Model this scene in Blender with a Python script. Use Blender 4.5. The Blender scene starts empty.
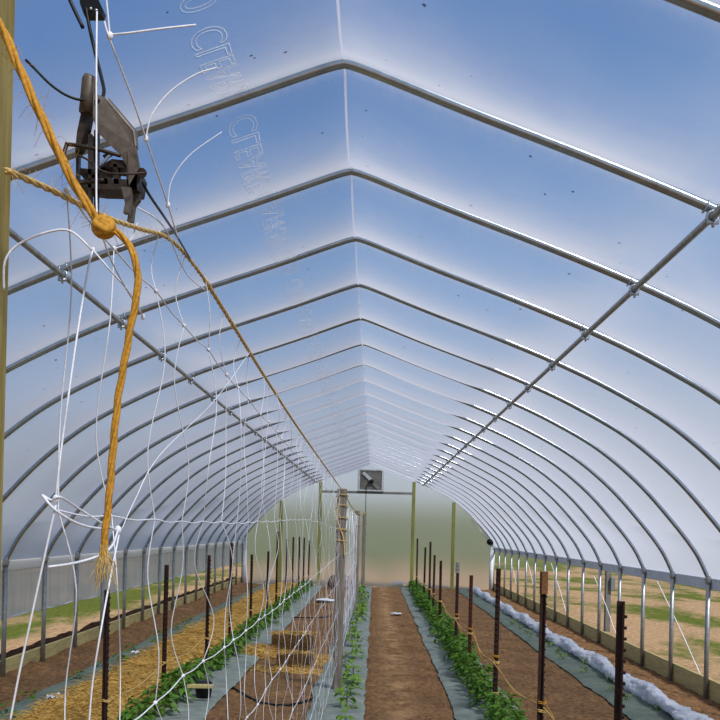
import bpy, math, random
from mathutils import Vector, Matrix, noise
random.seed(7)
sc = bpy.context.scene
COL = sc.collection
F, TH = 890.0, 0.025           # focal length in px of the 720 frame, camera roll
CX, CH = 0.19, 1.805           # camera x and height
HW = 3.96                      # half width of the tunnel
HIP = 1.345
Y0, SP, NH = 4.01, 1.203, 20    # first hoop in frame, spacing, last index
YEND = Y0 + SP*NH

def P(px, py, Z):              # a point seen at a pixel, at distance Z
    dx, dy = px-375, 530-py
    x, y = dx-TH*dy, dy+TH*dx
    return Vector((x*Z/F+CX, Z, y*Z/F+CH))
def PN(px, py, Xc=-0.38):      # same, on the vertical trellis plane
    dx, dy = px-375, 530-py
    return P(px, py, Xc*F/(dx-TH*dy))
def lin(c):
    return tuple((v/12.92 if v <= .04045 else ((v+.055)/1.055)**2.4) for v in c)+(1.0,)
def rnd(a, b): return random.uniform(a, b)
def nz(x, y, z=0.0): return noise.noise(Vector((x, y, z)))

# ------------------------------------------------------------------ materials
class NT:
    def __init__(s, name):
        s.m = bpy.data.materials.new(name); s.m.use_nodes = True
        s.t = s.m.node_tree; s.t.nodes.clear()
        s.out = s.t.nodes.new('ShaderNodeOutputMaterial')
    def n(s, ty, **kw):
        x = s.t.nodes.new('ShaderNode'+ty)
        for k, v in kw.items():
            if k.startswith('i_'):
                key = k[2:].replace('_', ' ')
                x.inputs[key].default_value = v
            else: setattr(x, k, v)
        return x
    def l(s, a, b): s.t.links.new(a, b)
    def math(s, op, a, b=None, clamp=False):
        x = s.n('Math', operation=op); x.use_clamp = clamp
        for i, v in enumerate((a, b)):
            if v is None: continue
            if isinstance(v, (int, float)): x.inputs[i].default_value = v
            else: s.l(v, x.inputs[i])
        return x.outputs[0]
    def mixc(s, f, a, b):
        x = s.n('MixRGB')
        for i, v in ((0, f), (1, a), (2, b)):
            if isinstance(v, (int, float, tuple)): x.inputs[i].default_value = v
            else: s.l(v, x.inputs[i])
        return x.outputs[0]
    def ramp(s, f, stops):
        x = s.n('ValToRGB'); e = x.color_ramp.elements
        while len(e) < len(stops): e.new(0.5)
        for k, (p, c) in enumerate(stops): e[k].position = p; e[k].color = c
        s.l(f, x.inputs[0]); return x.outputs[0]
    def noise(s, scale, detail=4, vec=None, rough=.55, dims=None):
        x = s.n('TexNoise'); x.inputs['Scale'].default_value = scale; x.inputs['Detail'].default_value = detail
        x.inputs['Roughness'].default_value = rough
        if vec is not None: s.l(vec, x.inputs['Vector'])
        return x.outputs['Fac']
    def pos(s): return s.n('NewGeometry').outputs['Position']
    def mapped(s, vec, scale):
        x = s.n('Mapping'); x.inputs['Scale'].default_value = scale; s.l(vec, x.inputs['Vector']); return x.outputs[0]
    def princ(s, color, rough=.7, metal=0.0, bump=None, bstr=.3, bdist=.01, spec=.3, sheen=None):
        b = s.n('BsdfPrincipled')
        if isinstance(color, tuple): b.inputs['Base Color'].default_value = color
        else: s.l(color, b.inputs['Base Color'])
        if isinstance(rough, (int, float)): b.inputs['Roughness'].default_value = rough
        else: s.l(rough, b.inputs['Roughness'])
        b.inputs['Metallic'].default_value = metal
        b.inputs['Specular IOR Level'].default_value = spec
        if bump is not None:
            bp = s.n('Bump'); bp.inputs['Strength'].default_value = bstr; bp.inputs['Distance'].default_value = bdist
            s.l(bump, bp.inputs['Height']); s.l(bp.outputs[0], b.inputs['Normal'])
        return b.outputs[0]
    def end(s, sh): s.l(sh, s.out.inputs['Surface']); return s.m

def simple(name, c1, c2=None, scale=30, rough=.7, metal=0, bump=.2, bdist=.004, spec=.3, stretch=None):
    t = NT(name); v = t.pos()
    if stretch: v = t.mapped(v, stretch)
    f = t.noise(scale, 4, v)
    col = t.ramp(f, [(.3, lin(c1)), (.7, lin(c2 or c1))])
    return t.end(t.princ(col, rough, metal, f, bump, bdist, spec))

M = {}
M['galv'] = simple('galvanized_steel', (.60, .645, .68), (.70, .735, .76), 14, .26, .93, .05, .002)
M['galv_leg'] = simple('galvanized_leg', (.55, .56, .56), (.68, .69, .68), 20, .45, .75, .08, .002)
M['zinc'] = simple('zinc_clamp', (.60, .62, .64), (.76, .78, .80), 60, .35, .85, .1, .002)
M['rust'] = simple('rusty_dark_steel', (.13, .075, .06), (.24, .14, .105), 40, .7, .1, .4, .003)
M['rust_red'] = simple('red_brown_steel', (.26, .13, .09), (.38, .21, .15), 40, .7, .1, .4, .003)
M['lit_tip'] = simple('sunlit_orange_top', (.42, .27, .16), (.55, .38, .22), 50, .8, 0, .4, .003)  # sunlight on a post top, put into the colour
M['grey_tip'] = simple('mid_grey', (.40, .42, .42), (.52, .54, .54), 50, .6, 0, .2, .002)  # plain grey for one post top and the meter box
M['green_wood'] = simple('treated_wood', (.42, .43, .20), (.55, .55, .29), 12, .8, 0, .3, .003, stretch=(6, 6, .6))
M['pale_wood'] = simple('pale_board_wood', (.62, .56, .36), (.76, .70, .48), 9, .8, 0, .3, .003, stretch=(6, .5, 6))
M['near_wood'] = simple('pale_green_post_wood', (.50, .44, .23), (.63, .57, .34), 18, .8, 0, .35, .002, stretch=(5, 5, .5))
M['grey_wood'] = simple('weathered_wood', (.38, .355, .325), (.56, .525, .48), 10, .85, 0, .5, .006, stretch=(6, 6, .5))
M['white_board'] = None
M['grey_board'] = simple('grey_hip_board', (.72, .74, .76), (.80, .82, .84), 8, .55, 0, .1, .002)
M['white_plastic'] = simple('white_plastic', (.82, .83, .85), (.90, .91, .93), 8, .5, 0, .1, .002)
M['string'] = simple('white_string', (.86, .87, .90), (.95, .95, .97), 200, .6, 0, .2, .001)
M['yellow_rope'] = simple('yellow_twine', (.66, .46, .12), (.84, .62, .22), 260, .75, 0, .5, .001)
M['sisal'] = simple('sisal_twine', (.72, .58, .32), (.90, .78, .52), 300, .85, 0, .6, .001)
M['pale_twine'] = simple('pale_baling_twine', (.74, .60, .34), (.86, .73, .46), 80, .8, 0, .3, .001)
M['dark_metal'] = simple('dark_clamp_steel', (.34, .305, .27), (.44, .40, .355), 120, .5, .45, .25, .001)
M['darker_metal'] = simple('black_clamp_steel', (.19, .155, .13), (.29, .245, .21), 160, .5, .4, .3, .001)
M['black'] = simple('black_rubber', (.035, .04, .045), (.07, .07, .08), 120, .45, 0, .1, .001)
M['grey_metal'] = simple('grey_fan_panel', (.40, .40, .38), (.50, .50, .48), 5, .6, .2, .1, .002)
M['light_frame'] = simple('pale_fan_frame', (.62, .64, .64), (.72, .74, .74), 8, .6, 0, .1, .002)
M['straw'] = simple('straw', (.58, .44, .20), (.82, .67, .36), 25, .9, 0, .3, .004)
M['straw_shaded'] = simple('shaded_straw_bale', (.25, .175, .085), (.40, .29, .14), 30, .95, 0, .8, .015)  # shade on the bale fronts is put into this dark body colour
M['bundle'] = simple('brown_sacking', (.34, .27, .24), (.46, .38, .34), 9, .9, 0, .5, .02)
M['stem'] = simple('plant_stem', (.30, .36, .14), (.38, .44, .2), 30, .7)

def leaf_mat(name, c1, c2):
    t = NT(name)
    f = t.noise(35, 3, t.pos())
    col = t.ramp(f, [(.3, lin(c1)), (.7, lin(c2))])
    d = t.princ(col, .5, 0, spec=.35)
    tr = t.n('BsdfTranslucent'); t.l(col, tr.inputs['Color'])
    mx = t.n('MixShader'); mx.inputs[0].default_value = .3
    t.l(d, mx.inputs[1]); t.l(tr.outputs[0], mx.inputs[2])
    return t.end(mx.outputs[0])
M['leaf'] = leaf_mat('leaf_green', (.22, .38, .10), (.42, .58, .18))
M['leaf_bright'] = leaf_mat('leaf_bright_green', (.32, .48, .12), (.52, .66, .22))

def soil_mat():
    t = NT('tilled_soil'); v = t.pos()
    f = t.noise(2.2, 6, v, .65); g = t.noise(17, 6, v, .72); h = t.noise(.8, 3, v)
    c = t.ramp(f, [(.30, lin((.37, .258, .168))), (.55, lin((.485, .352, .235))), (.75, lin((.61, .46, .315)))])
    c2 = t.ramp(g, [(.36, lin((.25, .18, .12))), (.62, lin((.68, .535, .38)))])
    col = t.mixc(.5, c, c2)
    # dry trampled patches, palest along the middle of the path
    sx = t.n('SeparateXYZ'); t.l(v, sx.inputs[0])
    d = t.math('ABSOLUTE', t.math('SUBTRACT', sx.outputs[0], .50))
    m = t.math('SUBTRACT', 1.0, t.math('MULTIPLY', d, 4.0), True)
    m = t.math('MULTIPLY', m, t.math('MULTIPLY', t.math('SUBTRACT', t.noise(3.2, 3, v), .42), 6.0, True))
    col = t.mixc(t.math('MULTIPLY', m, .75), col, lin((.70, .56, .40)))
    bp = t.math('ADD', t.math('MULTIPLY', g, .7), f)
    return t.end(t.princ(col, .95, 0, bp, 1.0, .06, .1))
M['soil'] = soil_mat()
def berm_mat():
    t = NT('dark_soil'); v = t.pos(); g = t.noise(14, 6, v, .7)
    col = t.ramp(g, [(.3, lin((.20, .13, .09))), (.7, lin((.36, .25, .18)))])
    return t.end(t.princ(col, .95, 0, g, .9, .03, .1))
M['berm'] = berm_mat()
def terrain_mat():
    t = NT('field_sand_and_grass'); v = t.pos()
    vs = t.mapped(v, (1.0, .45, 1.0))
    f = t.noise(.45, 7, vs, .66); g = t.noise(12, 6, v, .7)
    sand = t.ramp(g, [(.34, lin((.54, .42, .30))), (.66, lin((.80, .67, .51)))])
    grass = t.ramp(g, [(.3, lin((.25, .29, .09))), (.7, lin((.46, .49, .19)))])
    sx = t.n('SeparateXYZ'); t.l(v, sx.inputs[0])
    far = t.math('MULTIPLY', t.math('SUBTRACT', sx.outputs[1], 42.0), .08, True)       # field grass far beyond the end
    side = t.math('MULTIPLY', t.math('SUBTRACT', t.math('ABSOLUTE', sx.outputs[0]), 9.5), .06, True)
    side = t.math('ADD', side, t.math('MULTIPLY', t.math('SUBTRACT', -4.6, sx.outputs[0]), .35, True))
    side = t.math('MINIMUM', side, 1.0)
    m = t.math('ADD', t.math('ADD', f, t.math('MULTIPLY', far, .35)), t.math('MULTIPLY', side, .08))
    for (gx, gy, rx, ry, am) in ((5.7, 15.3, .9, 2.0, .20), (7.0, 20.5, .9, 2.0, .11), (6.3, 26.5, 1.2, 2.0, .08), (9.5, 33, 3, 5, .12), (-6.1, 20.5, .9, 4.0, .24), (-5.8, 14.2, .55, 1.3, .2), (-7.6, 29, 1.2, 5, .2)):
        ex = t.math('POWER', t.math('DIVIDE', t.math('SUBTRACT', sx.outputs[0], gx), rx), 2.0)
        ey = t.math('POWER', t.math('DIVIDE', t.math('SUBTRACT', sx.outputs[1], gy), ry), 2.0)
        m = t.math('ADD', m, t.math('MULTIPLY', t.math('EXPONENT', t.math('MULTIPLY', t.math('ADD', ex, ey), -1.0)), am))
    m = t.ramp(m, [(.52, (0, 0, 0, 1)), (.64, (1, 1, 1, 1))])
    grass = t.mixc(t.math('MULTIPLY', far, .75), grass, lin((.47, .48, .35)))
    col = t.mixc(m, sand, grass)
    return t.end(t.princ(col, .95, 0, g, .8, .03, .1))
M['terrain'] = terrain_mat()
def fabric_mat(name, c1, c2):
    t = NT(name); v = t.pos()
    f = t.noise(5, 5, v, .6)
    w = t.n('TexWave'); w.inputs['Scale'].default_value = 5; w.inputs['Distortion'].default_value = 3; w.bands_direction = 'Y'
    t.l(v, w.inputs['Vector'])
    col = t.ramp(f, [(.3, lin(c1)), (.7, lin(c2))])
    dirt = t.ramp(t.noise(9, 5, v, .7), [(.54, (0, 0, 0, 1)), (.70, (1, 1, 1, 1))])
    col = t.mixc(t.math('MULTIPLY', dirt, .6), col, lin((.42, .32, .23)))
    bp = t.math('ADD', f, t.math('MULTIPLY', w.outputs['Fac'], .35))
    return t.end(t.princ(col, .75, 0, bp, .6, .02, .25))
M['fabric_green'] = fabric_mat('green_grey_fabric', (.335, .39, .35), (.435, .48, .43))
M['fabric_grey'] = fabric_mat('grey_fabric', (.41, .45, .43), (.53, .565, .535))
def cover_mat():
    t = NT('white_row_cover'); v = t.pos(); f = t.noise(9, 6, v, .6)
    col = t.ramp(f, [(.3, lin((.86, .88, .93))), (.7, lin((.97, .97, .99)))])
    d = t.princ(col, .7, 0, f, 1.0, .05)
    tr = t.n('BsdfTranslucent'); t.l(col, tr.inputs['Color'])
    mx = t.n('MixShader'); mx.inputs[0].default_value = .3
    t.l(d, mx.inputs[1]); t.l(tr.outputs[0], mx.inputs[2])
    return t.end(mx.outputs[0])
M['cover'] = cover_mat()

def film_mat(name, k=.2, tint=(.93, .95, .98), white=(.51, .53, .595), specks=True, diff=.25):
    """Clear greenhouse film: a thin scattering sheet; the longer the way through it the whiter it looks."""
    t = NT(name); v = t.pos()
    lw = t.n('LayerWeight'); lw.inputs['Blend'].default_value = .5
    cos = t.math('MAXIMUM', t.math('SUBTRACT', 1.0, lw.outputs['Facing']), .04); cos = t.math('POWER', cos, 1.6)
    sx = t.n('SeparateXYZ'); t.l(v, sx.inputs[0])
    # dust and damp marks where the film lies on the hoops
    ph = t.math('DIVIDE', t.math('SUBTRACT', sx.outputs[1], Y0), SP)
    fr = t.math('ABSOLUTE', t.math('SUBTRACT', t.math('FRACT', t.math('ADD', ph, .5)), .5))
    near = t.math('SUBTRACT', 1.0, t.math('MULTIPLY', fr, 5.0), True)
    near = t.math('POWER', near, 2.0)
    st = t.noise(1.0, 5, t.mapped(v, (16, 2.2, 16)), .6)
    blot = t.math('MULTIPLY', t.math('SUBTRACT', t.noise(1.1, 5, t.mapped(v, (1.2, 1.2, 1.2)), .62), .40), 3.0, True)
    kk = t.math('ADD', k*.75, t.math('MULTIPLY', near, t.math('MULTIPLY', st, k*2.6)))
    kk = t.math('ADD', kk, t.math('MULTIPLY', blot, k*.35))
    low = t.math('MULTIPLY', t.math('SUBTRACT', 2.9, sx.outputs[2]), .16, True)      # dustier towards the ground; also lifts the colour for missing light
    kk = t.math('ADD', kk, low)
    h = t.math('SUBTRACT', 1.0, t.math('EXPONENT', t.math('MULTIPLY', t.math('DIVIDE', kk, cos), -1.0)))
    tr = t.n('BsdfTransparent'); tr.inputs['Color'].default_value = tint+(1,)
    tl = t.n('BsdfTranslucent'); t.l(t.mixc(t.math('MULTIPLY', low, 4.0, True), white+(1,), (.60, .625, .685, 1)), tl.inputs['Color'])  # paler low down: light the lower film lacks is put into its colour
    df = t.n('BsdfDiffuse'); df.inputs['Color'].default_value = white+(1,)
    hz = t.n('MixShader'); hz.inputs[0].default_value = diff; t.l(tl.outputs[0], hz.inputs[1]); t.l(df.outputs[0], hz.inputs[2])
    mx = t.n('MixShader'); t.l(h, mx.inputs[0]); t.l(tr.outputs[0], mx.inputs[1]); t.l(hz.outputs[0], mx.inputs[2])
    res = mx.outputs[0]
    if specks:
        vo = t.n('TexVoronoi'); vo.inputs['Scale'].default_value = 9.0; t.l(v, vo.inputs['Vector'])
        sep = t.n('SeparateColor'); t.l(vo.outputs['Color'], sep.inputs[0])
        rad = t.math('MULTIPLY', t.math('MAXIMUM', t.math('SUBTRACT', sep.outputs[0], .45), 0.0), .17)
        sp = t.math('LESS_THAN', vo.outputs['Distance'], rad)
        dd = t.n('BsdfDiffuse'); dd.inputs['Color'].default_value = lin((.16, .20, .30))
        m2 = t.n('MixShader'); t.l(t.math('MULTIPLY', sp, .75), m2.inputs[0]); t.l(res, m2.inputs[1]); t.l(dd.outputs[0], m2.inputs[2])
        res = m2.outputs[0]
    return t.end(res)
M['film'] = film_mat('clear_greenhouse_film')
def curtain_mat():
    t = NT('grey_curtain_film'); v = t.pos(); f = t.noise(1, 4, t.mapped(v, (9, 9, .8)))
    col = t.ramp(f, [(.3, lin((.80, .79, .76))), (.7, lin((.88, .87, .84)))])
    tl = t.n('BsdfTranslucent'); t.l(col, tl.inputs[0]); df = t.n('BsdfDiffuse'); t.l(col, df.inputs[0])
    tr = t.n('BsdfTransparent')
    a = t.n('MixShader'); a.inputs[0].default_value = .5; t.l(tl.outputs[0], a.inputs[1]); t.l(df.outputs[0], a.inputs[2])
    b = t.n('MixShader'); b.inputs[0].default_value = .90; t.l(tr.outputs[0], b.inputs[1]); t.l(a.outputs[0], b.inputs[2])
    return t.end(b.outputs[0])
M['curtain'] = curtain_mat()
def endfilm_mat():
    t = NT('end_wall_film'); v = t.pos()
    cre = t.noise(.9, 4, t.mapped(v, (.5, 1, 2.6)), .6)
    cr = t.math('SUBTRACT', 1.0, t.math('MULTIPLY', t.math('ABSOLUTE', t.math('SUBTRACT', cre, .5)), 110.0), True)
    rf = t.n('BsdfRefraction'); rf.inputs['IOR'].default_value = 1.12; rf.inputs['Roughness'].default_value = .5
    rf.inputs['Color'].default_value = (.93, .95, .95, 1)
    tl = t.n('BsdfTranslucent'); tl.inputs[0].default_value = (.88, .90, .92, 1)
    fac = t.math('ADD', .22, t.math('MULTIPLY', cr, .12))
    a = t.n('MixShader'); t.l(fac, a.inputs[0]); t.l(rf.outputs[0], a.inputs[1]); t.l(tl.outputs[0], a.inputs[2])
    return t.end(a.outputs[0])
M['endfilm'] = endfilm_mat()
def trans_white(name, c, f):
    t = NT(name); tl = t.n('BsdfTranslucent'); tl.inputs[0].default_value = lin(c); df = t.n('BsdfDiffuse'); df.inputs[0].default_value = lin(c)
    a = t.n('MixShader'); a.inputs[0].default_value = .25; t.l(tl.outputs[0], a.inputs[1]); t.l(df.outputs[0], a.inputs[2])
    tr = t.n('BsdfTransparent'); b = t.n('MixShader'); b.inputs[0].default_value = f; t.l(tr.outputs[0], b.inputs[1]); t.l(a.outputs[0], b.inputs[2])
    return t.end(b.outputs[0])
M['white_board'] = trans_white('white_hip_board', (.93, .93, .92), .98)
M['lettering'] = trans_white('white_lettering', (.97, .98, 1.0), .75)
M['seam'] = trans_white('white_film_fold', (.98, .98, 1.0), .9)

# ------------------------------------------------------------------ mesh helpers
class MB:
    def __init__(s): s.v, s.f = [], []
    def add(s, vs, fs):
        o = len(s.v); s.v += [tuple(p) for p in vs]; s.f += [tuple(i+o for i in f) for f in fs]; return s
    def box(s, c, sz, rz=0.0, rot=None, bev=0.0):
        hx, hy, hz = sz[0]/2, sz[1]/2, sz[2]/2
        R = rot if rot is not None else Matrix.Rotation(rz, 3, 'Z'); c = Vector(c)
        if bev <= 0:
            pts = [(sx*hx, sy*hy, sz_*hz) for sz_ in (-1, 1) for sx, sy in ((-1, -1), (1, -1), (1, 1), (-1, 1))]
            return s.add([c+R@Vector(p) for p in pts], [(3, 2, 1, 0), (4, 5, 6, 7), (0, 1, 5, 4), (1, 2, 6, 5), (2, 3, 7, 6), (3, 0, 4, 7)])
        rings = []
        for z, i in ((-hz, bev), (-hz+bev, 0), (hz-bev, 0), (hz, bev)):
            a, b = hx-i, hy-i; e = bev
            rings.append([(-a+e, -b, z), (a-e, -b, z), (a, -b+e, z), (a, b-e, z), (a-e, b, z), (-a+e, b, z), (-a, b-e, z), (-a, -b+e, z)])
        vs = [c+R@Vector(p) for r in rings for p in r]
        fs = [tuple(range(7, -1, -1)), tuple(range(24, 32))]
        for k in range(3):
            for j in range(8): fs.append((k*8+j, k*8+(j+1) % 8, (k+1)*8+(j+1) % 8, (k+1)*8+j))
        return s.add(vs, fs)
    def tube(s, path, r, n=8, caps=True, closed=False):
        path = [Vector(p) for p in path]; m = len(path)
        rr = r if isinstance(r, (list, tuple)) else [r]*m
        tg = []
        for i in range(m):
            a = path[i-1] if (i > 0 or closed) else path[i]
            b = path[(i+1) % m] if (i < m-1 or closed) else path[i]
            d = (b-a); tg.append(d.normalized() if d.length > 1e-9 else Vector((0, 0, 1)))
        up = Vector((0, 0, 1)) if abs(tg[0].z) < .9 else Vector((1, 0, 0))
        u = tg[0].cross(up).normalized(); vs = []
        for i in range(m):
            u = u - tg[i]*u.dot(tg[i]); u.normalize(); w = tg[i].cross(u)
            for j in range(n):
                a = 2*math.pi*j/n
                vs.append(path[i]+(u*math.cos(a)+w*math.sin(a))*rr[i])
        fs = []
        for i in range(m if closed else m-1):
            k = (i+1) % m
            for j in range(n): fs.append((i*n+j, i*n+(j+1) % n, k*n+(j+1) % n, k*n+j))
        if caps and not closed:
            fs.append(tuple(range(n-1, -1, -1))); fs.append(tuple((m-1)*n+j for j in range(n)))
        return s.add(vs, fs)
    def ball(s, c, r, n=8, m=6, sq=(1, 1, 1)):
        c = Vector(c); vs = [c+Vector((0, 0, r*sq[2]))]
        for i in range(1, m):
            t = math.pi*i/m
            for j in range(n):
                a = 2*math.pi*j/n
                vs.append(c+Vector((r*sq[0]*math.sin(t)*math.cos(a), r*sq[1]*math.sin(t)*math.sin(a), r*sq[2]*math.cos(t))))
        vs.append(c-Vector((0, 0, r*sq[2]))); fs = []
        for j in range(n): fs.append((0, 1+j, 1+(j+1) % n))
        for i in range(m-2):
            for j in range(n):
                a = 1+i*n; fs.append((a+j, a+n+j, a+n+(j+1) % n, a+(j+1) % n))
        a = 1+(m-2)*n; e = len(vs)-1
        for j in range(n): fs.append((a+j, e, a+(j+1) % n))
        return s.add(vs, fs)
    def grid(s, fn, nu, nv):
        vs = [fn(i/nu, j/nv) for j in range(nv+1) for i in range(nu+1)]
        w = nu+1
        return s.add(vs, [(j*w+i, j*w+i+1, (j+1)*w+i+1, (j+1)*w+i) for j in range(nv) for i in range(nu)])
    def slab(s, poly, off):     # polygon (list of Vector) extruded by vector off
        n = len(poly); vs = list(poly)+[p+off for p in poly]
        fs = [tuple(range(n)), tuple(range(2*n-1, n-1, -1))]
        for j in range(n): fs.append((j, n+j, n+(j+1) % n, (j+1) % n))
        return s.add(vs, fs)
    def build(s, name, mat, parent=None, smooth=True, loc=None):
        me = bpy.data.meshes.new(name)
        L = Vector(loc) if loc is not None else None
        vs = [tuple(Vector(p)-L) for p in s.v] if L is not None else s.v
        me.from_pydata(vs, [], s.f); me.materials.append(mat)
        if smooth: me.polygons.foreach_set('use_smooth', [True]*len(me.polygons))
        me.update()
        o = bpy.data.objects.new(name, me); COL.objects.link(o)
        if loc is not None: o.location = loc
        if parent is not None:
            o.parent = parent
            if loc is None: o.location = -Vector(parent.location)
        return o
def tag(o, label=None, cat=None, group=None, kind=None):
    if label: o['label'] = label
    if cat: o['category'] = cat
    if group: o['group'] = group
    if kind: o['kind'] = kind
    return o
def empty(name, loc, label, cat, group=None):
    o = bpy.data.objects.new(name, None); COL.objects.link(o); o.location = loc; o.empty_display_size = .1
    return tag(o, label, cat, group)
def struct(o, label=None): 
    o['kind'] = 'structure'
    if label: o['label'] = label
    return o
def dup(root, loc, rz=0.0, sc_=1.0, label=None, group=None):
    r = root.copy(); COL.objects.link(r); r.location = loc; r.rotation_euler = (0, 0, rz); r.scale = (sc_,)*3
    if label: r['label'] = label
    if group: r['group'] = group
    for ch in list(root.children):
        c = ch.copy(); COL.objects.link(c); c.parent = r
        for g in list(ch.children):
            d = g.copy(); COL.objects.link(d); d.parent = c
    return r
def spline(pts, n=6, closed=False):   # Catmull-Rom
    pts = [Vector(p) for p in pts]; m = len(pts); out = []
    for i in range(m-1):
        p0, p1, p2, p3 = pts[max(i-1, 0)], pts[i], pts[i+1], pts[min(i+2, m-1)]
        for k in range(n):
            t = k/n
            out.append(.5*((2*p1)+(p2-p0)*t+(2*p0-5*p1+4*p2-p3)*t*t+(3*p1-p0-3*p2+p3)*t**3))
    out.append(pts[-1]); return out
ORD = ['first', 'second', 'third', 'fourth', 'fifth', 'sixth', 'seventh', 'eighth', 'ninth', 'tenth', 'eleventh', 'twelfth', 'thirteenth',
       'fourteenth', 'fifteenth', 'sixteenth', 'seventeenth', 'eighteenth', 'nineteenth', 'twentieth', 'twenty-first', 'twenty-second', 'twenty-third']

# ------------------------------------------------------------------ tunnel profile
HALF = [(0, 3.905), (.12, 3.87), (.6, 3.69), (1.165, 3.487), (1.71, 3.275), (2.18, 3.06), (2.67, 2.785), (3.12, 2.425), (3.49, 2.035), (3.80, 1.65), (3.96, HIP)]
hs = spline([(x, 0, z) for x, z in HALF], 7)
PROF = [Vector((-p.x, 0, p.z)) for p in reversed(hs)] + [Vector(p) for p in hs[1:]]
def prof_off(d):
    out = []
    for i, p in enumerate(PROF):
        a, b = PROF[max(i-1, 0)], PROF[min(i+1, len(PROF)-1)]
        t = (b-a).normalized(); nrm = Vector((-t.z, 0, t.x))
        out.append(p+nrm*d)
    return out
def roof_z(x):
    ax = abs(x)
    for a, b in zip(hs, hs[1:]):
        if a.x <= ax <= b.x: return a.z+(b.z-a.z)*(ax-a.x)/max(b.x-a.x, 1e-6)
    return HIP

# film over the hoops
PO = prof_off(.0245)
nP = len(PO)-1
def sag_at(y, x=0.0):   # the inflated film bellies in between the hoops, held up by the purlins
    ph = ((y-Y0)/SP) % 1.0; ax = abs(x)
    a = .13 if ax < 1.2 else max(.09, .13-.04*(ax-1.2)/1.0)
    a -= (a-.035)*math.exp(-((ax-1.665)/.26)**2)
    return a*4*ph*(1-ph)
def film_pt(u, v):
    k = u*nP; i = min(int(k), nP-1); p = PO[i].lerp(PO[i+1], k-i)
    y = -4.5+v*(YEND+.05+4.5)
    sag = sag_at(y, p.x)*min(1.0, max(0.0, (p.z-HIP)/.8))
    c = Vector((0, 0, 1.6)); d = (c-p); d.y = 0; d.normalize()
    q = p+d*sag; return (q.x, y, q.z)
roof = MB().grid(film_pt, nP, 27*16).build('ceiling', M['film'])
struct(roof, 'clear plastic film stretched over the hoops')
MB().tube([(0, y*.1-4.5, 3.921-sag_at(y*.1-4.5)) for y in range(0, int((YEND+4.5)*10)+1)], .0055, 6).build('ridge_fold', M['seam'], roof)
# film lettering, outlined, read from outside
sb = 3.19-.28
k = 0
while sb+k*.855 < 20:
    for word, off, wid in (('K50', -.0, .27), ('CLEAR', .36, .52)):
        cu = bpy.data.curves.new('film_lettering', 'FONT'); cu.body = word
        cu.size = .185; cu.fill_mode = 'NONE'; cu.bevel_depth = .0019; cu.bevel_resolution = 0; cu.resolution_u = 4
        o = bpy.data.objects.new('film_lettering', cu); COL.objects.link(o)
        bpy.context.view_layer.update()
        dg = bpy.context.evaluated_depsgraph_get()
        me = bpy.data.meshes.new_from_object(o.evaluated_get(dg)); bpy.data.objects.remove(o)
        me.name = 'film_lettering'
        xs = [v.co.x for v in me.vertices]; w = max(xs)-min(xs); x0 = min(xs)
        yb = sb+k*.855+off
        for v in me.vertices:
            lx, ly = (v.co.x-x0)/w*wid, v.co.y
            X = -.415-ly
            v.co = (X, yb+lx, roof_z(X)+.017+v.co.z-sag_at(yb+lx, X)*.96)
        me.materials.clear(); me.materials.append(M['lettering'])
        o = bpy.data.objects.new('film_lettering', me); COL.objects.link(o); o.parent = roof
        o['label'] = 'pale outlined lettering reading '+word
    k += 1

# end wall film
ew = [Vector((p.x, YEND+.04, p.z)) for p in PO]
ew = [Vector((-HW-.03, YEND+.04, .02))]+ew+[Vector((HW+.03, YEND+.04, .02))]
mb = MB(); mb.add(ew, [tuple(range(len(ew)))])
struct(mb.build('wall_back', M['endfilm'], smooth=False), 'translucent film closing the far end of the tunnel')

# hip boards, base boards
for s, nm in ((-1, 'left'), (1, 'right')):
    o = MB().box((s*(HW+.045), (YEND-2)/2, HIP-.055), (.035, YEND+2, .13), bev=.006).build('trim_'+('1' if s < 0 else '2'), M['white_board'] if s < 0 else M['grey_board'], smooth=False)
    struct(o)
    b = MB(); y = -2.0
    while y < YEND:
        e = min(y+3.6, YEND); b.box((s*(HW+.052), (y+e)/2, .105), (.04, e-y-.006, .23), bev=.004); y = e
    struct(b.build('baseboard_'+nm, M['pale_wood'], smooth=False))
# rolled-down curtain on the left
def curt(u, v):
    y = -2+u*(YEND+2); z = HIP-.10-(HIP-.10-.70)*v
    return (-HW-.03-.012*math.sin(y*7.3)*v-.01*nz(y*1.3, v*3), y, z+.006*math.sin(y*5.2)*v)
cw = MB().grid(curt, 300, 6).build('wall_left', M['curtain'])
struct(cw, 'grey plastic side curtain hanging half way down')
MB().tube([(-HW-.035, -2+i*.25, .70+.004*math.sin(i)) for i in range(int((YEND+2)*4)+1)], .011, 7).build('roll_bar', M['white_plastic'], cw)

# ------------------------------------------------------------------ hoops
for k in range(-1, NH+1):
    y = Y0+SP*k
    if k == NH: y -= .03
    nm = ORD[k+1] if k < NH else 'last'
    h = empty('greenhouse_hoop', (0, y, 0), 'galvanized steel hoop arching over the tunnel, %s from the camera%s' % (nm, ' against the far end wall' if k == NH else ''), 'hoop', 'galvanized hoops along the tunnel')
    MB().tube([(p.x, y, p.z) for p in PROF], .0235, 14).build('arch', M['galv'], h)
    for s in (-1, 1):
        MB().tube([(s*HW, y, -.15), (s*HW, y, HIP+.03)], .027, 10).build('leg', M['galv_leg'], h)
        c = MB().tube([(s*HW, y, HIP-.05), (s*HW, y, HIP-.02), (s*HW, y, HIP+.035), (s*HW-s*.012, y, HIP+.06)], [.034, .037, .037, .032], 12)
        c.tube([(s*(HW-.05), y, HIP), (s*(HW+.02), y, HIP)], .009, 6)
        c.build('collar', M['zinc'], h)
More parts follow.
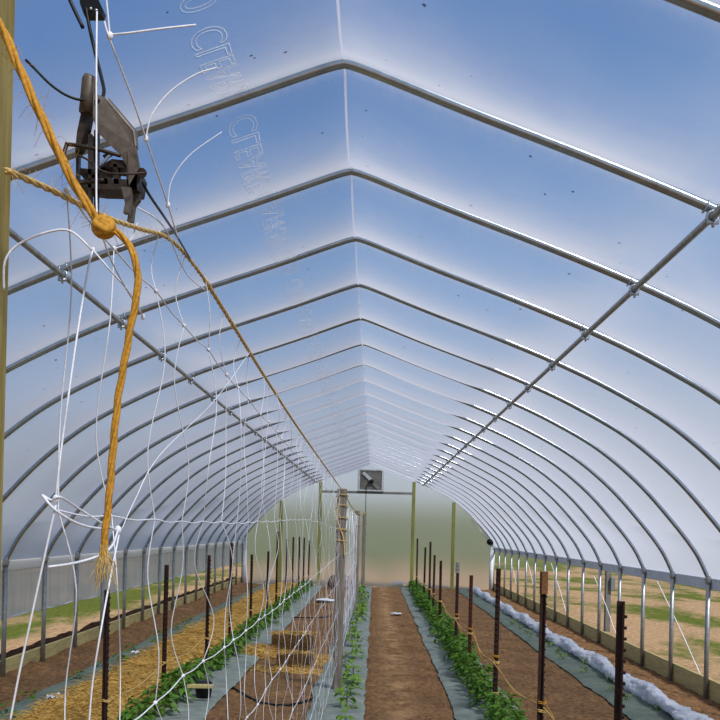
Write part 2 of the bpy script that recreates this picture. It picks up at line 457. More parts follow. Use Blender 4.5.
for s, nm in ((-1, 'left'), (1, 'right')):
    x = s*1.665; z = roof_z(x)-.050
    p = empty('purlin_pipe', (x, 0, z), 'long galvanized purlin pipe clamped under the hoops on the %s slope' % nm, 'pipe')
    MB().tube([(x, -3+i*1.0, z) for i in range(int(YEND+3)+1)]+[(x, YEND-.02, z)], .018, 10).build('pipe', M['galv_leg'], p)
    for k in range(-1, NH):
        y = Y0+SP*k; c = MB()
        sl = math.atan2(roof_z(x+.05)-roof_z(x-.05), .1)
        ax = Vector((math.cos(sl), 0, math.sin(sl))); up = Vector((-math.sin(sl), 0, math.cos(sl)))
        cc = Vector((x, y, z+.050))
        for d in (-.022, .022):
            ring = [cc+ax*d+up*(.030*math.cos(a)-.002)+Vector((0, 1, 0))*.030*math.sin(a) for a in [i*math.pi/7 for i in range(14)]]
            c.tube(ring, .004, 5, closed=True)
        ring = [Vector((x, y-.030, z))+Vector((.026*math.cos(a), 0, .026*math.sin(a))) for a in [i*math.pi/6 for i in range(12)]]
        c.tube(ring, .007, 5, closed=True)
        c.tube([Vector((x, y-.035, z-.05)), Vector((x, y-.035, z-.015))], .007, 6)
        c.box((x, y-.035, z-.028), (.05, .012, .018))
        c.build('clamp', M['zinc'], p)

# ------------------------------------------------------------------ ground
STR = [(-3.50, -3.14, 'fabric_green'), (-2.22, -1.56, 'fabric_grey'), (-.63, -.06, 'fabric_grey'), (.84, 1.50, 'fabric_grey'), (2.57, 3.20, 'fabric_green')]
def gz(x, y):
    h = .020*nz(x*1.4, y*1.1)+.022*nz(x*4.3, y*3.9, 3)+.016*nz(x*11, y*9, 7)+.012*nz(x*19, y*15, 4)
    X = x-CX
    h += .03*math.exp(-((X-2.0)/.5)**2)*nz(x*.9, y*.9, 5)+.012*math.exp(-((X-.4)/.25)**2)*-1
    for a, b, _ in STR:
        if a-.03 < X < b+.03: h = h*.3-.012
    if x < -HW+.4: h += (abs(x)-(HW-.4))*.12+.05*max(0, nz(x*3, y*1.7, 9))*(abs(x)-(HW-.4))/.4
    return h
def floor_pt(u, v):
    x = -HW-.03+u*(2*HW+.06); y = -2+v*(YEND+2.04); return (x, y, gz(x, y))
struct(MB().grid(floor_pt, 230, 560).build('floor', M['soil']), 'bare brown soil inside the tunnel')
def terr(u, v):
    a = u*2-1; x = math.copysign(abs(a)**1.6*75, a); y = -25+v*150
    z = -.05+.10*nz(x*.25, y*.25)+.03*nz(x*1.1, y*1.1, 2)
    if abs(x) < HW+.6 and y < YEND+.5: z = -.30
    if y > 44: z += 5.2*min(1, ((y-44)/60))**1.2*max(0, min(1, (48-abs(x))/30))
    return (x, y, z)
struct(MB().grid(terr, 170, 190).build('ground', M['terrain']), 'sandy field with patches of grass around the tunnel')
for s, hh in ((-1, .24), (1, .10)):
    def bm(u, v, s=s, hh=hh):
        y = -2+v*(YEND+2.3); a = u*2-1; w = .20+.05*nz(y*.8, s)
        z = -.28+(hh+.24+.06*nz(y*1.3, 4)+.03*nz(y*5, u*4))*max(0, 1-a*a)+.0
        return (s*(HW+.30+.03*nz(y, 2.2))+a*w, y, z)
    struct(MB().grid(bm, 12, 260).build('trim_'+('3' if s < 0 else '4'), M['berm']), 'dark soil ridge heaped outside the base board')

FLAB = {-3.50: 'grey-green plastic mulch strip between the straw and the left base board', -2.22: 'grey fabric strip under the leafy plant row right of the straw',
        -.63: 'grey fabric strip under the white net and wooden trellis posts', .84: 'grey fabric strip under the leafy row on the right of the middle path',
        2.57: 'wide grey-green mulch strip beside the white rolled cover'}
for a, b, m in STR:
    def fab(u, v, a=a, b=b):
        y = 1.5+v*(YEND-1.7)
        e0 = a+.035*nz(y*1.1, a)+.02*nz(y*4, a); e1 = b+.035*nz(y*1.2, b+5)+.02*nz(y*4.4, b)
        x = CX+e0+(e1-e0)*u
        edge = min(u, 1-u)
        z = .022+.010*nz(x*3, y*5, 2)+.013*nz(x*1.5, y*14, 8)-(.016 if edge < .01 else 0)+.012*math.sin(math.pi*u)
        return (x, y, z)
    tag(MB().grid(fab, 12, 420).build('landscape_fabric', M[m]), FLAB[a], 'ground cover')

# straw mulch bed on the left
def straw_blades(mb, spots, L=(.06, .2), up=.5, w=.0035):
    for (x, y, z) in spots:
        a = rnd(0, 6.28); e = rnd(-.15, up); l = rnd(*L)
        d = Vector((math.cos(a)*math.cos(e), math.sin(a)*math.cos(e), math.sin(e)))
        n = d.cross(Vector((rnd(-1, 1), rnd(-1, 1), rnd(-.3, 1)))).normalized()*w
        p = Vector((x, y, z)); q = p+d*l*.55; r = p+d*l+Vector((0, 0, -.02*l/.1))
        mb.add([p-n, p+n, q+n, q-n, r], [(0, 1, 2, 3), (3, 2, 4)])
def sbed(x, y):
    X = x-CX; u = (X+3.16)/(3.16-2.18); e = max(0, min(1, min(u, 1-u)*5))
    return .02+e*(.075+.035*nz(x*3, y*2.2, 1)+.03*nz(x*9, y*7, 4))
def bed_pt(u, v):
    y = 3+v*(YEND-3.3); a = -3.16+.06*nz(y*1.2, 1); b = -2.18+.05*nz(y*1.5, 6); x = CX+a+(b-a)*u
    return (x, y, sbed(x, y)-(.03 if u in (0, 1) else 0))
sbm = MB().grid(bed_pt, 16, 260)
spots = []
for i in range(16000):
    y = 5.5+(YEND-6)*random.random()**1.7; x = CX+rnd(-3.22, -2.12); spots.append((x, y, sbed(x, y)))
straw_blades(sbm, spots, (.07, .24), .45)
tag(sbm.build('straw_mulch', M['straw'], smooth=False), 'golden straw mulch spread along the left bed beside the dark steel posts', 'straw', kind='stuff')

# ------------------------------------------------------------------ row cover roll on the right
def roll(u, v):
    y = 3+v*(YEND-3.6); a = u*2*math.pi
    r = .082+.022*nz(y*1.3, 2)+.020*nz(math.cos(a)*1.5+y*4, math.sin(a)*1.5, y*2)+.024*nz(math.cos(a)*4, math.sin(a)*4+y*7, 3)+.012*nz(math.cos(a)*9, math.sin(a)*9+y*17, 3)+.02*math.sin(a*2+y*3.1)
    cx = CX+3.03+.06*nz(y*.7, 8)+.03*nz(y*2.3, 3)
    return (cx+r*1.15*math.cos(a), y, .095+r*.9*math.sin(a))
tag(MB().grid(roll, 28, 900).build('row_cover', M['cover']), 'long crumpled roll of white row cover lying along the right side', 'fabric roll')

# ------------------------------------------------------------------ steel T-posts
def tpost_mesh(h, tipm=None, body='rust'):
    b = MB(); w, t, d = .046, .008, .034
    z0, z1 = -.2, h
    sec = [(-w/2, -t/2), (w/2, -t/2), (w/2, t/2), (t/2, t/2), (t/2, d), (-t/2, d), (-t/2, t/2), (-w/2, t/2)]
    n = len(sec)
    b.add([(x, y, z) for z in (z0, z1) for x, y in sec], [tuple(range(n-1, -1, -1)), tuple(range(n, 2*n))]+[(j, (j+1) % n, n+(j+1) % n, n+j) for j in range(n)])
    z = .12
    while z < h-.03:
        b.box((rnd(-.004, .004), -t/2-.006, z), (.024, .014, .015), bev=.003); z += .054
    return b
def tpost(x, y, h, rz, label, body='rust', tip=None):
    o = empty('fence_post', (x, y, 0), label, 'post', 'steel T-posts along the plant rows')
    s = tpost_mesh(h).build('shaft', M[body], o, smooth=False, loc=(0, 0, 0))
    o.rotation_euler = (rnd(-.006, .006), rnd(-.006, .006), rz)
    if tip:
        c = MB(); c.box((0, .010, h-.075), (.050, .044, .158)); c.build('coloured_top', M[tip], o, smooth=False, loc=(0, 0, 0))
    return o
RIGHT = [(250.5, 4.31, 1.49, None), (171, 6.35, 1.535, 'lit_tip'), (124.0, 8.68, 1.46, None), (97.5, 11.1, 1.27, None), (83.5, 13.0, 1.36, 'grey_tip'),
         (67, 16.1, 1.28, None), (60, 18.0, 1.33, None), (56, 19.4, 1.58, None), (50.5, 21.4, 1.42, None), (43, 24.6, 1.60, None)]
RP = []
for i, (dx, Z, h, tip) in enumerate(RIGHT):
    x = CX+dx*Z/F
    extra = {'lit_tip': ' with a top coloured sunlit orange', 'grey_tip': ' with a grey top'}.get(tip, '')
    tpost(x, Z, h, math.pi*.5+rnd(-.4, .4) if i in (1, 0) else rnd(-.5, .5), 'dark steel T-post%s, %s from the camera in the right row' % (extra, ORD[i]), 'rust_red' if i == 3 else 'rust', tip)
    RP.append((x, Z))
LEFT = [(-264.5, 7.23, 1.265), (-207, 9.32, 1.385), (-164.6, 11.4, 1.43), (-142, 13.3, 1.56), (-121.5, 15.4, 1.33), (-106, 17.6, 1.33), (-96.5, 19.4, 1.72),
        (-87, 21.3, 1.55), (-81, 23.0, 1.57), (-74.5, 24.6, 1.57), (-70, 26.0, 1.53), (-65, 27.3, 1.45)]
LP = []
for i, (dx, Z, h) in enumerate(LEFT):
    x = CX+dx*Z/F
    tpost(x, Z, h, math.pi*.5+rnd(-.5, .5), 'dark rusty studded T-post, %s from the camera in the left row beside the straw' % ORD[i])
    LP.append((x, Z))
def twine(name, pts, z, lab, mat, r=.0035, sag=.04, side=.03, wob=.02):
    b = MB(); path = []
    for i in range(len(pts)):
        x, y = pts[i]; path.append(Vector((x+side*(1 if i % 2 else -1), y, z+rnd(-wob, wob))))
        if i < len(pts)-1:
            X, Y = pts[i+1]; path.append(Vector(((x+X)/2, (y+Y)/2, z-sag+rnd(-wob, wob))))
    b.tube(spline(path, 5), r, 5)
    for (x, y) in pts:
        for q in range(2):
            b.tube([Vector((x+.034*math.cos(a), y+.008+.034*math.sin(a), z+q*.012+.003*math.sin(a*2))) for a in [i*math.pi/5 for i in range(10)]], r, 4, closed=True)
    return tag(b.build(name, mat), lab, 'twine')
twine('support_twine', RP, .54, 'pale orange twine strung high along the right T-posts', M['pale_twine'], .005, .05)
twine('support_twine', RP[1:], .24, 'pale twine strung low along the right T-posts among the leaves', M['pale_twine'], .004, .05)
twine('support_twine', RP[:5], .60, 'loose yellow twine sagging between the nearest right T-posts', M['yellow_rope'], .0035, .16)
twine('support_twine', LP, .36, 'pale twine strung along the rusty posts on the left', M['pale_twine'], .0045, .04)

# ------------------------------------------------------------------ plants
def plant_proto(nl, h, spread, mat, ll):
    st, fo = MB(), MB()
    st.tube([(0, 0, -.03), (.01, .005, h*.45), (.0, .01, h*.95)], [.006, .005, .002], 5)
    for i in range(nl):
        t = (i+.5)/nl; a = i*2.4+rnd(-.5, .5); z = h*(.10+.85*t**.8); rr = spread*(1-.55*t)*rnd(.25, 1.05)
        c = Vector((rr*math.cos(a), rr*math.sin(a), z+rnd(-.02, .03)))
        if i % 3 == 0: st.tube([(0, 0, z*.75), tuple(c)], .002, 4, caps=False)
        d = Vector((math.cos(a+rnd(-.9, .9)), math.sin(a+rnd(-.9, .9)), rnd(-.75, .35))).normalized()
        sd = d.cross(Vector((rnd(-.4, .4), rnd(-.4, .4), 1))).normalized(); up = sd.cross(d)
        l = ll*rnd(.7, 1.25); w = l*.27
        pts = [c, c+d*l*.3+sd*w+up*.01, c+d*l*.7+sd*w*.72-up*.002, c+d*l-up*l*.14, c+d*l*.7-sd*w*.72-up*.002, c+d*l*.3-sd*w+up*.01, c+d*l*.38-up*.006, c+d*l*.72-up*l*.05]
        fo.add(pts, [(0, 1, 6), (1, 2, 7, 6), (2, 3, 7), (3, 4, 7), (4, 5, 6, 7), (5, 0, 6)])
    return st, fo
def make_plant(name, label, cat, group, args, loc):
    st, fo = plant_proto(*args); o = empty(name, loc, label, cat, group)
    fo.build('foliage', args[3], o, loc=(0, 0, 0)); st.build('stem', M['stem'], o, loc=(0, 0, 0)); return o
def row(x0, x1, ya, yb, step, args, lab, grp, protos=3, jit=.06, smin=.8, smax=1.15, skip=0):
    pr = []; y = ya; i = 0
    while y < yb:
        if random.random() >= skip:
            x = CX+rnd(x0, x1); loc = (x, y+rnd(-jit, jit), .03)
            if i < protos: pr.append(make_plant('leafy_plant', lab, 'plant', grp, args, loc))
            else: dup(pr[i % protos], loc, rnd(0, 6.28), rnd(smin, smax))
            i += 1
        y += step
row(1.14, 1.30, 6.6, YEND-.8, .30, (75, .28, .165, M['leaf'], .085), 'bushy green plant in the dense leafy row along the right T-posts', 'leafy plants in the right row')
row(-2.08, -1.92, 7.6, YEND-.8, .33, (65, .22, .15, M['leaf'], .085), 'bushy green plant in the leafy row beside the straw', 'leafy plants in the left row')
row(-.36, -.20, 7.6, YEND-1.5, .66, (24, .20, .10, M['leaf_bright'], .085), 'small bright green plant under the net beside the wooden trellis posts', 'young plants under the net', skip=.2)
row(2.66, 2.98, 7.2, 18.0, .62, (9, .07, .07, M['leaf_bright'], .06), 'tiny seedling in the wide mulch strip beside the white roll', 'seedlings in the right mulch strip', jit=.15, protos=2)
row(-3.42, -3.22, 8.2, 17.0, .85, (9, .09, .09, M['leaf'], .075), 'tiny seedling in the narrow mulch strip left of the straw', 'seedlings in the left mulch strip', jit=.2, protos=2)

# ------------------------------------------------------------------ trellis posts, net and ropes
TX = -.38+CX
near = empty('trellis_post', (TX-.093, .97, 0), 'pale greenish wooden post at the left edge of the picture, closest to the camera', 'post', 'wooden trellis posts')
MB().box((TX-.087, .97, 1.15), (.09, .09, 2.7), bev=.008).build('timber', M['near_wood'], near, smooth=False)
TP = [(TX+.005, 9.86, 2.25, 'first weathered wooden trellis post up the net row, wrapped with twine'),
      (TX-.005, 19.3, 2.21, 'second weathered wooden trellis post up the net row'),
      (TX+.05, 27.3, 2.33, 'farthest weathered wooden trellis post, near the end wall')]
def rope_path(pts, n=6): return spline(pts, n)
def strand_tube(mb, path, r, twist=40.0, n=3):
    # a laid rope: n strands winding about the path
    path = [Vector(p) for p in path]; L = 0; acc = [0]
    for a, b in zip(path, path[1:]): L += (b-a).length; acc.append(L)
    m = max(12, int(L/(r*.9))); m = min(m, 420); pts = []
    j = 0
    for i in range(m+1):
        s = L*i/m
        while j < len(path)-2 and acc[j+1] < s: j += 1
        seg = acc[j+1]-acc[j]; pts.append(path[j].lerp(path[j+1], (s-acc[j])/seg if seg > 0 else 0))
    for q in range(n):
        out = []
        for i, p in enumerate(pts):
            t = (pts[min(i+1, m)]-pts[max(i-1, 0)]).normalized()
            up = Vector((0, 0, 1)) if abs(t.z) < .9 else Vector((1, 0, 0))
            u = t.cross(up).normalized(); w = t.cross(u); a = twist*L*i/m/(r*40)*.25+q*2*math.pi/n
            out.append(p+(u*math.cos(a)+w*math.sin(a))*r*.52)
        mb.tube(out, r*.62, 6)
for i, (x, y, h, lab) in enumerate(TP):
    o = empty('trellis_post', (x, y, 0), lab, 'post', 'wooden trellis posts')
    b = MB(); n = 14
    def pp(u, v, x=x, y=y, h=h):
        k = int(u*8+.5) % 8; e = .016
        a = .052
        c = [(-a+e, -a), (a-e, -a), (a, -a+e), (a, a-e), (a-e, a), (-a+e, a), (-a, a-e), (-a, -a+e)][k]
        z = -.2+v*(h+.2)
        return (x+c[0]+.006*nz(z*2, k), y+c[1]+.006*nz(z*2, k+9), z)
    b.grid(pp, 8, n)
    b.add([pp(k/8, 1) for k in range(8)], [tuple(range(8))])
    b.build('timber', M['grey_wood'], o, smooth=False)
    w = MB(); T = 5 if i == 0 else 2
    for q in range(T):
        z0 = h-.05-q*(.13 if i == 0 else .25)
        w.tube([(x+.064*c[0], y+.064*c[1], z0-.05*kk/4+rnd(-.01, .01)) for kk, c in enumerate([(-1, -1), (1, -1), (1, 1), (-1, 1), (-1, -1)])], .006, 5)
    if i == 0:
        w.tube(spline([(x-.02, y-.062, h-.1), (x-.045, y-.064, h-.32), (x+.03, y-.064, h-.55), (x+.045, y-.064, h-.75)], 6), .007, 5)
    w.build('twine_wrap', M['pale_twine'], o)

rz = lambda y: .515+.0
r2 = [PN(7, 171), PN(55, 192), PN(103, 216), PN(140, 229), PN(166, 237), PN(185, 254), PN(205, 280), PN(236, 330), PN(270, 385), PN(305, 438), Vector((TX+.01, 9.80, 2.23))]
b = MB(); strand_tube(b, spline(r2[:7], 8), .0034, 40)
strand_tube(b, spline(r2[6:], 10), .0048, 40)
b.tube(spline([(TX+.01, 9.86, 2.25), (TX, 14.5, 2.16), (TX, 19.3, 2.20), (TX+.02, 23.5, 2.20), (TX+.05, 27.3, 2.32)], 6), .008, 5)
for i in range(150):     # loose fibres
    p = random.choice(spline(r2[:9], 30)); d = Vector((rnd(-1, 1), rnd(-.4, .4), rnd(-1, 1))).normalized()*rnd(.008, .022)
    b.tube([p, p+d*.5+Vector((0, 0, rnd(-.004, .004))), p+d+Vector((0, 0, rnd(-.008, .004)))], .00022, 3, caps=False)
tag(b.build('top_rope', M['sisal']), 'tan sisal rope running from the near post along the top of the net', 'rope')

# yellow twine with a knot and a hanging frayed tail
y1 = [P(-10, 12, .905), P(3, 30, .90), P(17, 62, .895), P(36, 105, .89), P(55, 145, .89), P(75, 185, .89), P(95, 216, .89), P(103, 228, .89)]
y2 = [P(103, 228, .89), P(118, 233, .888), P(130, 247, .886), P(137, 268, .885), P(137, 295, .885), P(131, 325, .885), P(124, 365, .885), P(118, 400, .885), P(113, 450, .885), P(109, 500, .885), P(105, 535, .885), P(104, 556, .885)]
ye = empty('yellow_twine', P(103, 228, .89), 'thick yellow twine knotted at the rope and hanging down with a frayed end', 'twine')
b = MB(); strand_tube(b, spline(y1, 8), .0043, 34); yp = spline(y1, 20)
for i in range(70):
    p = random.choice(yp); d = Vector((rnd(-1, 1), rnd(-.4, .4), rnd(-1, 1))).normalized()*rnd(.01, .03)
    b.tube([p, p+d*.5+Vector((0, 0, rnd(-.006, .006))), p+d+Vector((0, 0, rnd(-.012, .004)))], .00022, 3, caps=False)
b.build('upper_strand', M['yellow_rope'], ye)
b = MB(); strand_tube(b, spline(y2, 8), .0034, 34); b.build('hanging_tail', M['yellow_rope'], ye)
b = MB(); kc = P(104, 227, .885)
for q in range(3):
    R = Matrix.Rotation(.5+q*1.1, 3, 'Y') @ Matrix.Rotation(.4+q*.9, 3, 'X')
    b.tube([kc+R@Vector((.0085*math.cos(a), .0085*math.sin(a), 0)) for a in [i*math.pi/8 for i in range(16)]], .0040, 7, closed=True)
b.ball(kc+Vector((.001, 0, 0)), .0085, 12, 8, (.95, .9, 1.2))
b.build('knot', M['yellow_rope'], ye)
b = MB(); e = P(104.5, 545, .885)
for i in range(70):
    d = Vector((rnd(-.35, .45), rnd(-.3, .3), -1)).normalized(); L = rnd(.012, .05)
    b.tube([e+Vector((rnd(-.004, .004), rnd(-.004, .004), 0)), e+d*L*.5, e+d*L+Vector((rnd(-.006, .006), 0, 0))], [.0007, .0004, .0002], 4, caps=False)
b.build('frayed_end', M['sisal'], ye)

# trellis net
LV = [lambda z: .40-.016*(z-1) if z < 6 else .32-.016*(z-6)*1.2, lambda z: .030-.02*math.sin(z*.9), lambda z: -.31+.008*max(0, z-5), lambda z: -.60+.004*z, lambda z: -.90, lambda z: -1.20, lambda z: -1.47]
NZ = []
z = 1.067
while z < 9.80: NZ.append(z); z += .226+.003*len(NZ)/40
NZ[-1] = 9.80
def node(i, j):
    random.seed(i*31+j*7+1); z = NZ[i]
    a = 1 if 0 < i < len(NZ)-1 else .1
    return Vector((TX+rnd(-.005, .005)*a, z+(rnd(-.03, .03) if j != 1 else 0)*a+(.10*(j-1) if j > 1 else 0)*min(1, (9.8-z)/2)*.5, CH+LV[j](z)+rnd(-.004, .004)*a))
net = empty('trellis_net', (TX, 1.0, 0), 'white string trellis net hanging from the sisal rope, with wavy strands', 'net')
knots = MB()
for j in range(7):
    pts = []
    for i in range(len(NZ)):
        p = node(i, j); pts.append(p)
        if i < len(NZ)-1:
            q = node(i+1, j); pts.append((p+q)/2+Vector((0, 0, -.004)))
    MB().tube(spline(pts, 3), .0013, 5).build('horizontal_cord', M['string'], net)
for i in range(len(NZ)):
    path = []
    for j in range(6):
        p, q = node(i, j), node(i, j+1); random.seed(i*91+j*17)
        s1, s2 = rnd(-.05, .05), rnd(-.05, .05); x1, x2 = rnd(-.02, .02), rnd(-.02, .02)
        path += spline([p, p.lerp(q, .3)+Vector((x1, s1, 0)), p.lerp(q, .7)+Vector((x2, s2, 0)), q], 5)[:-1]
        if NZ[i] < 5: knots.ball(q if j else p, .0042, 6, 5)
    path.append(q)
    MB().tube(path, .0010 if NZ[i] < 4 else .0008, 4).build('vertical_strand', M['string'], net)
knots.build('knots', M['string'], net)['kind'] = 'stuff'
random.seed(11)
rp = spline(r2, 12)
def rope_at(y): return min(rp, key=lambda p: abs(p.y-y))
for i in range(0, len(NZ)):
    p = node(i, 0); q = rope_at(NZ[i]+rnd(-.1, .1))
    if NZ[i] > 1.25: MB().tube(spline([p, (p+q)/2+Vector((rnd(-.02, .02), rnd(-.04, .04), 0)), q+Vector((0, 0, .008))], 4), .0010, 4).build('tie_string', M['string'], net)
# the loose strands at the near end of the net
def ns(*pp, r=.0019, Z=None):
    MB().tube(spline([(P(a, b2, c) if c else PN(a, b2)) for a, b2, c in pp], 6), r*.75, 6).build('loose_strand', M['string'], net)
ns((42, 495, 1.0), (52, 500, 1.0), (60, 497, 1.0), (78, 508, 1.05), (100, 522, 1.1), (118, 531, 1.2))
ns((42, 495, 1.0), (58, 512, 1.0), (85, 526, 1.05), (118, 530, 1.2), r=.0021)
ns((118, 530, 1.2), (112, 546, 1.1), (98, 556, 1.05), (75, 563, 1.0), (48, 567, .98), r=.0021)
ns((122, 529, 1.25), (135, 500, 1.3), (160, 455, 1.4), (215, 400, 1.7), (250, 352, 2.2), r=.0009)
ns((56, 497, 1.0), (60, 460, 1.0), (68, 400, 1.02), (78, 330, 1.05), (88, 270, 1.1), (93, 250, 1.15), r=.0017)
ns((56, 505, 1.0), (46, 550, 1.0), (33, 610, 1.0), (20, 670, 1.0), (10, 722, 1.0), r=.0017)
ns((119, 535, 1.2), (110, 580, 1.15), (101, 630, 1.1), (93, 680, 1.1), (89, 724, 1.1), r=.0016)
ns((92, 250, .95), (70, 231, .95), (45, 233, .95), (18, 245, .95), (5, 262, .95), (4, 290, .96), r=.0017)
ns((97, 12, 1.02), (96.5, 60, .985), (96.5, 140, .965), (96.5, 200, .95), (98, 228, .91), r=.0014)
ns((104, 20, 1.05), (110, 40, 1.05), (130, 92, 1.1), (146, 139, 1.15), (158, 175, 1.2), (168, 205, 1.25), (178, 238, 1.3), r=.0017)
ns((110, 36, 1.05), (108, 15, 1.05), (105, -15, 1.05), r=.0015)
ns((110, 35, 1.05), (130, 33, 1.05), (160, 29, 1.06), (196, 25, 1.08), r=.0016)
ns((146, 139, 1.15), (152, 115, 1.15), (170, 92, 1.16), (195, 75, 1.17), (216, 68, 1.18), r=.0013)
ns((138, 208, 1.05), (155, 218, 1.1), (167, 232, 1.2), (180, 262, 1.35), (190, 278, 1.5), (205, 290, 1.6), r=.0013)
ns((168, 205, 1.25), (172, 180, 1.25), (190, 155, 1.26), (222, 132, 1.28), r=.0009)
ns((93, 250, 1.15), (110, 270, 1.15), (130, 293, 1.2), (143, 317, 1.3), r=.0016)
ns((103, 238, .95), (112, 262, 1.0), (128, 292, 1.15), (143, 316, 1.3), r=.0013)
kb = MB()
for px, py, z, rr in ((56, 499, 1.0, .004), (118, 530, 1.2, .005), (110, 36, 1.05, .0042), (146, 139, 1.15, .0035), (168, 205, 1.25, .0035), (143, 317, 1.3, .0035), (93, 250, 1.15, .003)):
    kb.ball(P(px, py, z), rr, 8, 6, (1, .8, 1.25))
kb.build('tied_knots', M['string'], net)['kind'] = 'stuff'
# second bay of the net, farther on
net2 = empty('trellis_net', (TX, 9.9, 0), 'farther bay of white trellis net between the weathered posts', 'net')
for zz in (2.08, 1.78, 1.46, 1.15, .85, .55, .3):
    MB().tube([(TX+rnd(-.01, .01), 9.9+i*.95, zz+rnd(-.02, .02)) for i in range(10)]+[(TX, 19.2, zz)], .0028, 4).build('horizontal_cord', M['string'], net2)
y = 10.1
while y < 19.2:
    MB().tube([(TX+rnd(-.02, .02), y+rnd(-.05, .05), zz) for zz in (2.1, 1.7, 1.3, .9, .5, .28)], .002, 4).build('vertical_strand', M['string'], net2); y += .24

# ------------------------------------------------------------------ dark clamp on a black cable, hanging at the near end
cl = empty('cable_clamp', P(100, 150, 1.0), 'dark metal spring clamp with a bent plate, hanging on a black cable above the rope', 'clamp')
off = Vector((0, .02, 0))
def W(px, py, Z=1.0): return P(px, py, Z)
b = MB(); b.tube([W(91, 77), W(90, 80), W(89, 95), W(87, 113)], [.0075, .0086, .009, .0088], 16); b.build('sleeve', M['dark_metal'], cl)
b = MB(); b.slab([W(93, 93, .993), W(104, 97, .995), W(132, 131, .995), W(134, 146, .995), W(127, 152, .995), (W(121, 156, .995)), W(99, 134, .993), W(93, 119, .992)], Vector((.001, .003, 0)))
b.slab([W(106, 99, .995), W(133, 131, .995), W(135, 146, .995), W(137, 150, 1.03), W(136, 132, 1.035), W(108, 99, 1.03)], Vector((.0015, .001, .001)))
b.slab([W(121, 156, .995), W(128, 150, .995), W(135, 146, .995), W(139, 168, 1.0), W(136, 184, 1.0), (W(129, 186, 1.0)), W(126, 165, .998)], Vector((.001, .003, 0)))
b.build('side_plate', M['dark_metal'], cl, smooth=False)
b = MB(); b.slab([W(82, 108), W(89, 113), W(86, 128), W(80, 148), W(75, 152), W(77, 132)], Vector((.002, .012, 0))); b.build('blade', M['darker_metal'], cl, smooth=False)
b = MB(); b.tube(spline([W(66, 144, .99), W(80, 146, .985), W(100, 150, .985), W(121, 156, .99)], 5), .0022, 7)
b.tube(spline([W(67, 144, .99), W(64, 156, .985), W(66, 172, .985), W(70, 181, .985), W(80, 183, .985), W(104, 180, .985)], 5), .0022, 7)
b.tube(spline([W(77, 155, .98), W(88, 160, .975), W(104, 172, .975), (W(125, 174, .975)), W(146, 173, .985)], 5), .0013, 6)
b.build('bail_wire', M['darker_metal'], cl)
b = MB()
for (x0, x1, ya, yb, z0) in ((88, 92, 134, 214, 1.0), (94, 98, 130, 218, 1.012), (76, 79, 150, 190, 1.02)):
    b.slab([W(x0, ya, z0), W(x1, ya, z0), W(x1-1, yb, z0), W(x0, yb, z0)], Vector((0, .008, 0)))
b.build('upright_bar', M['darker_metal'], cl, smooth=False)
b = MB()
for poly, dp in (([W(99, 166), W(112, 159), W(130, 161), W(131, 168), (W(112, 167)), W(99, 172)], .026), ([W(78, 180), W(99, 178), W(137, 180), W(137, 190), W(99, 189), W(78, 186)], .03),
                 ([W(124, 161), W(134, 160), W(141, 174), W(138, 190), W(128, 190)], .028), ([W(99, 168), W(106, 167), W(108, 184), W(100, 184)], .02), ([W(113, 164), W(117, 164), W(119, 184), W(114, 184)], .012)):
    b.slab(poly, Vector((0, dp, 0)))
b.tube([W(104, 158, .992), W(112, 153, .992)], .003, 6)
b.slab([W(80, 168, 1.0), W(99, 170, 1.0), W(99, 175, 1.0), W(79, 173, 1.0)], Vector((0, .02, 0)))
b.tube([W(142, 173, .995), W(142, 173, 1.03)], .0055, 10)
b.build('body', M['darker_metal'], cl, smooth=False)
for poly in ([W(121, 187, .995), W(130, 187, .995), (W(131, 200, .995)), W(128, 213, .995), W(123, 213, .995), W(125, 203, .995)], [W(131, 188, 1.01), W(140, 186, 1.01), W(139, 200, 1.01), W(134, 206, 1.01), W(132, 222, 1.01), W(127, 221, 1.01), W(130, 203, 1.01)]):
    MB().slab(poly, Vector((.001, .006, 0))).build('jaw', M['dark_metal'], cl, smooth=False)
b = MB(); b.slab([W(100, 163, .985), W(108, 155, .985), W(111, 155, .985), W(103, 164, .985)], Vector((0, .002, 0))); b.build('bright_pin', M['zinc'], cl, smooth=False)
b = MB(); b.tube(spline([W(26, 60, .97), W(36, 70, .97), W(50, 84, .975), W(64, 94, .98), (W(76, 99, .985)), W(84, 100, .988)], 6), .0015, 7)
tag(b.build('cable', M['black']), 'thin black cable curving from behind the yellow twine to the clamp', 'cable')
b = MB(); b.tube(spline([W(86, 8, 1.03), W(90, 30, 1.03), W(96, 56, 1.03), W(102, 80, 1.02), W(104, 92, 1.01), W(101, 100, .999), W(96, 101, .99)], 6), .0021, 7)
tag(b.build('cable', M['black']), 'black cable dropping from the top clip into the clamp sleeve', 'cable')
b = MB(); b.tube(spline([W(65, -12, 1.02), W(72, 5, 1.02), W(83, 28, 1.02)], 5), .0022, 7)
tag(b.build('cable', M['black']), 'short black cable end hanging beside the top clip', 'cable')
b = MB(); b.tube(spline([W(143, 183, 1.0), W(150, 196, 1.03), W(165, 218, 1.15), W(178, 238, 1.45), W(192, 262, 1.8)], 6), .0017, 7)
tag(b.build('cable', M['black']), 'black cord running from the clamp down to the rope', 'cable')
tc = empty('hanging_clip', W(90, 4, 1.03), 'black clip at the top edge holding the white strings and cable', 'clip')
b = MB(); b.slab([W(78, -14, 1.03), W(92, -14, 1.03), W(103, 10, 1.03), W(102, 15, 1.03), W(84, 15, 1.03), W(80, 4, 1.03)], Vector((0, .012, 0))); b.build('body', M['black'], tc, smooth=False)
for px in (91, 96.5):
    MB().ball(W(px, 9+(px-91)*.3, 1.028), .002, 8, 6).build('rivet', M['zinc'], tc)

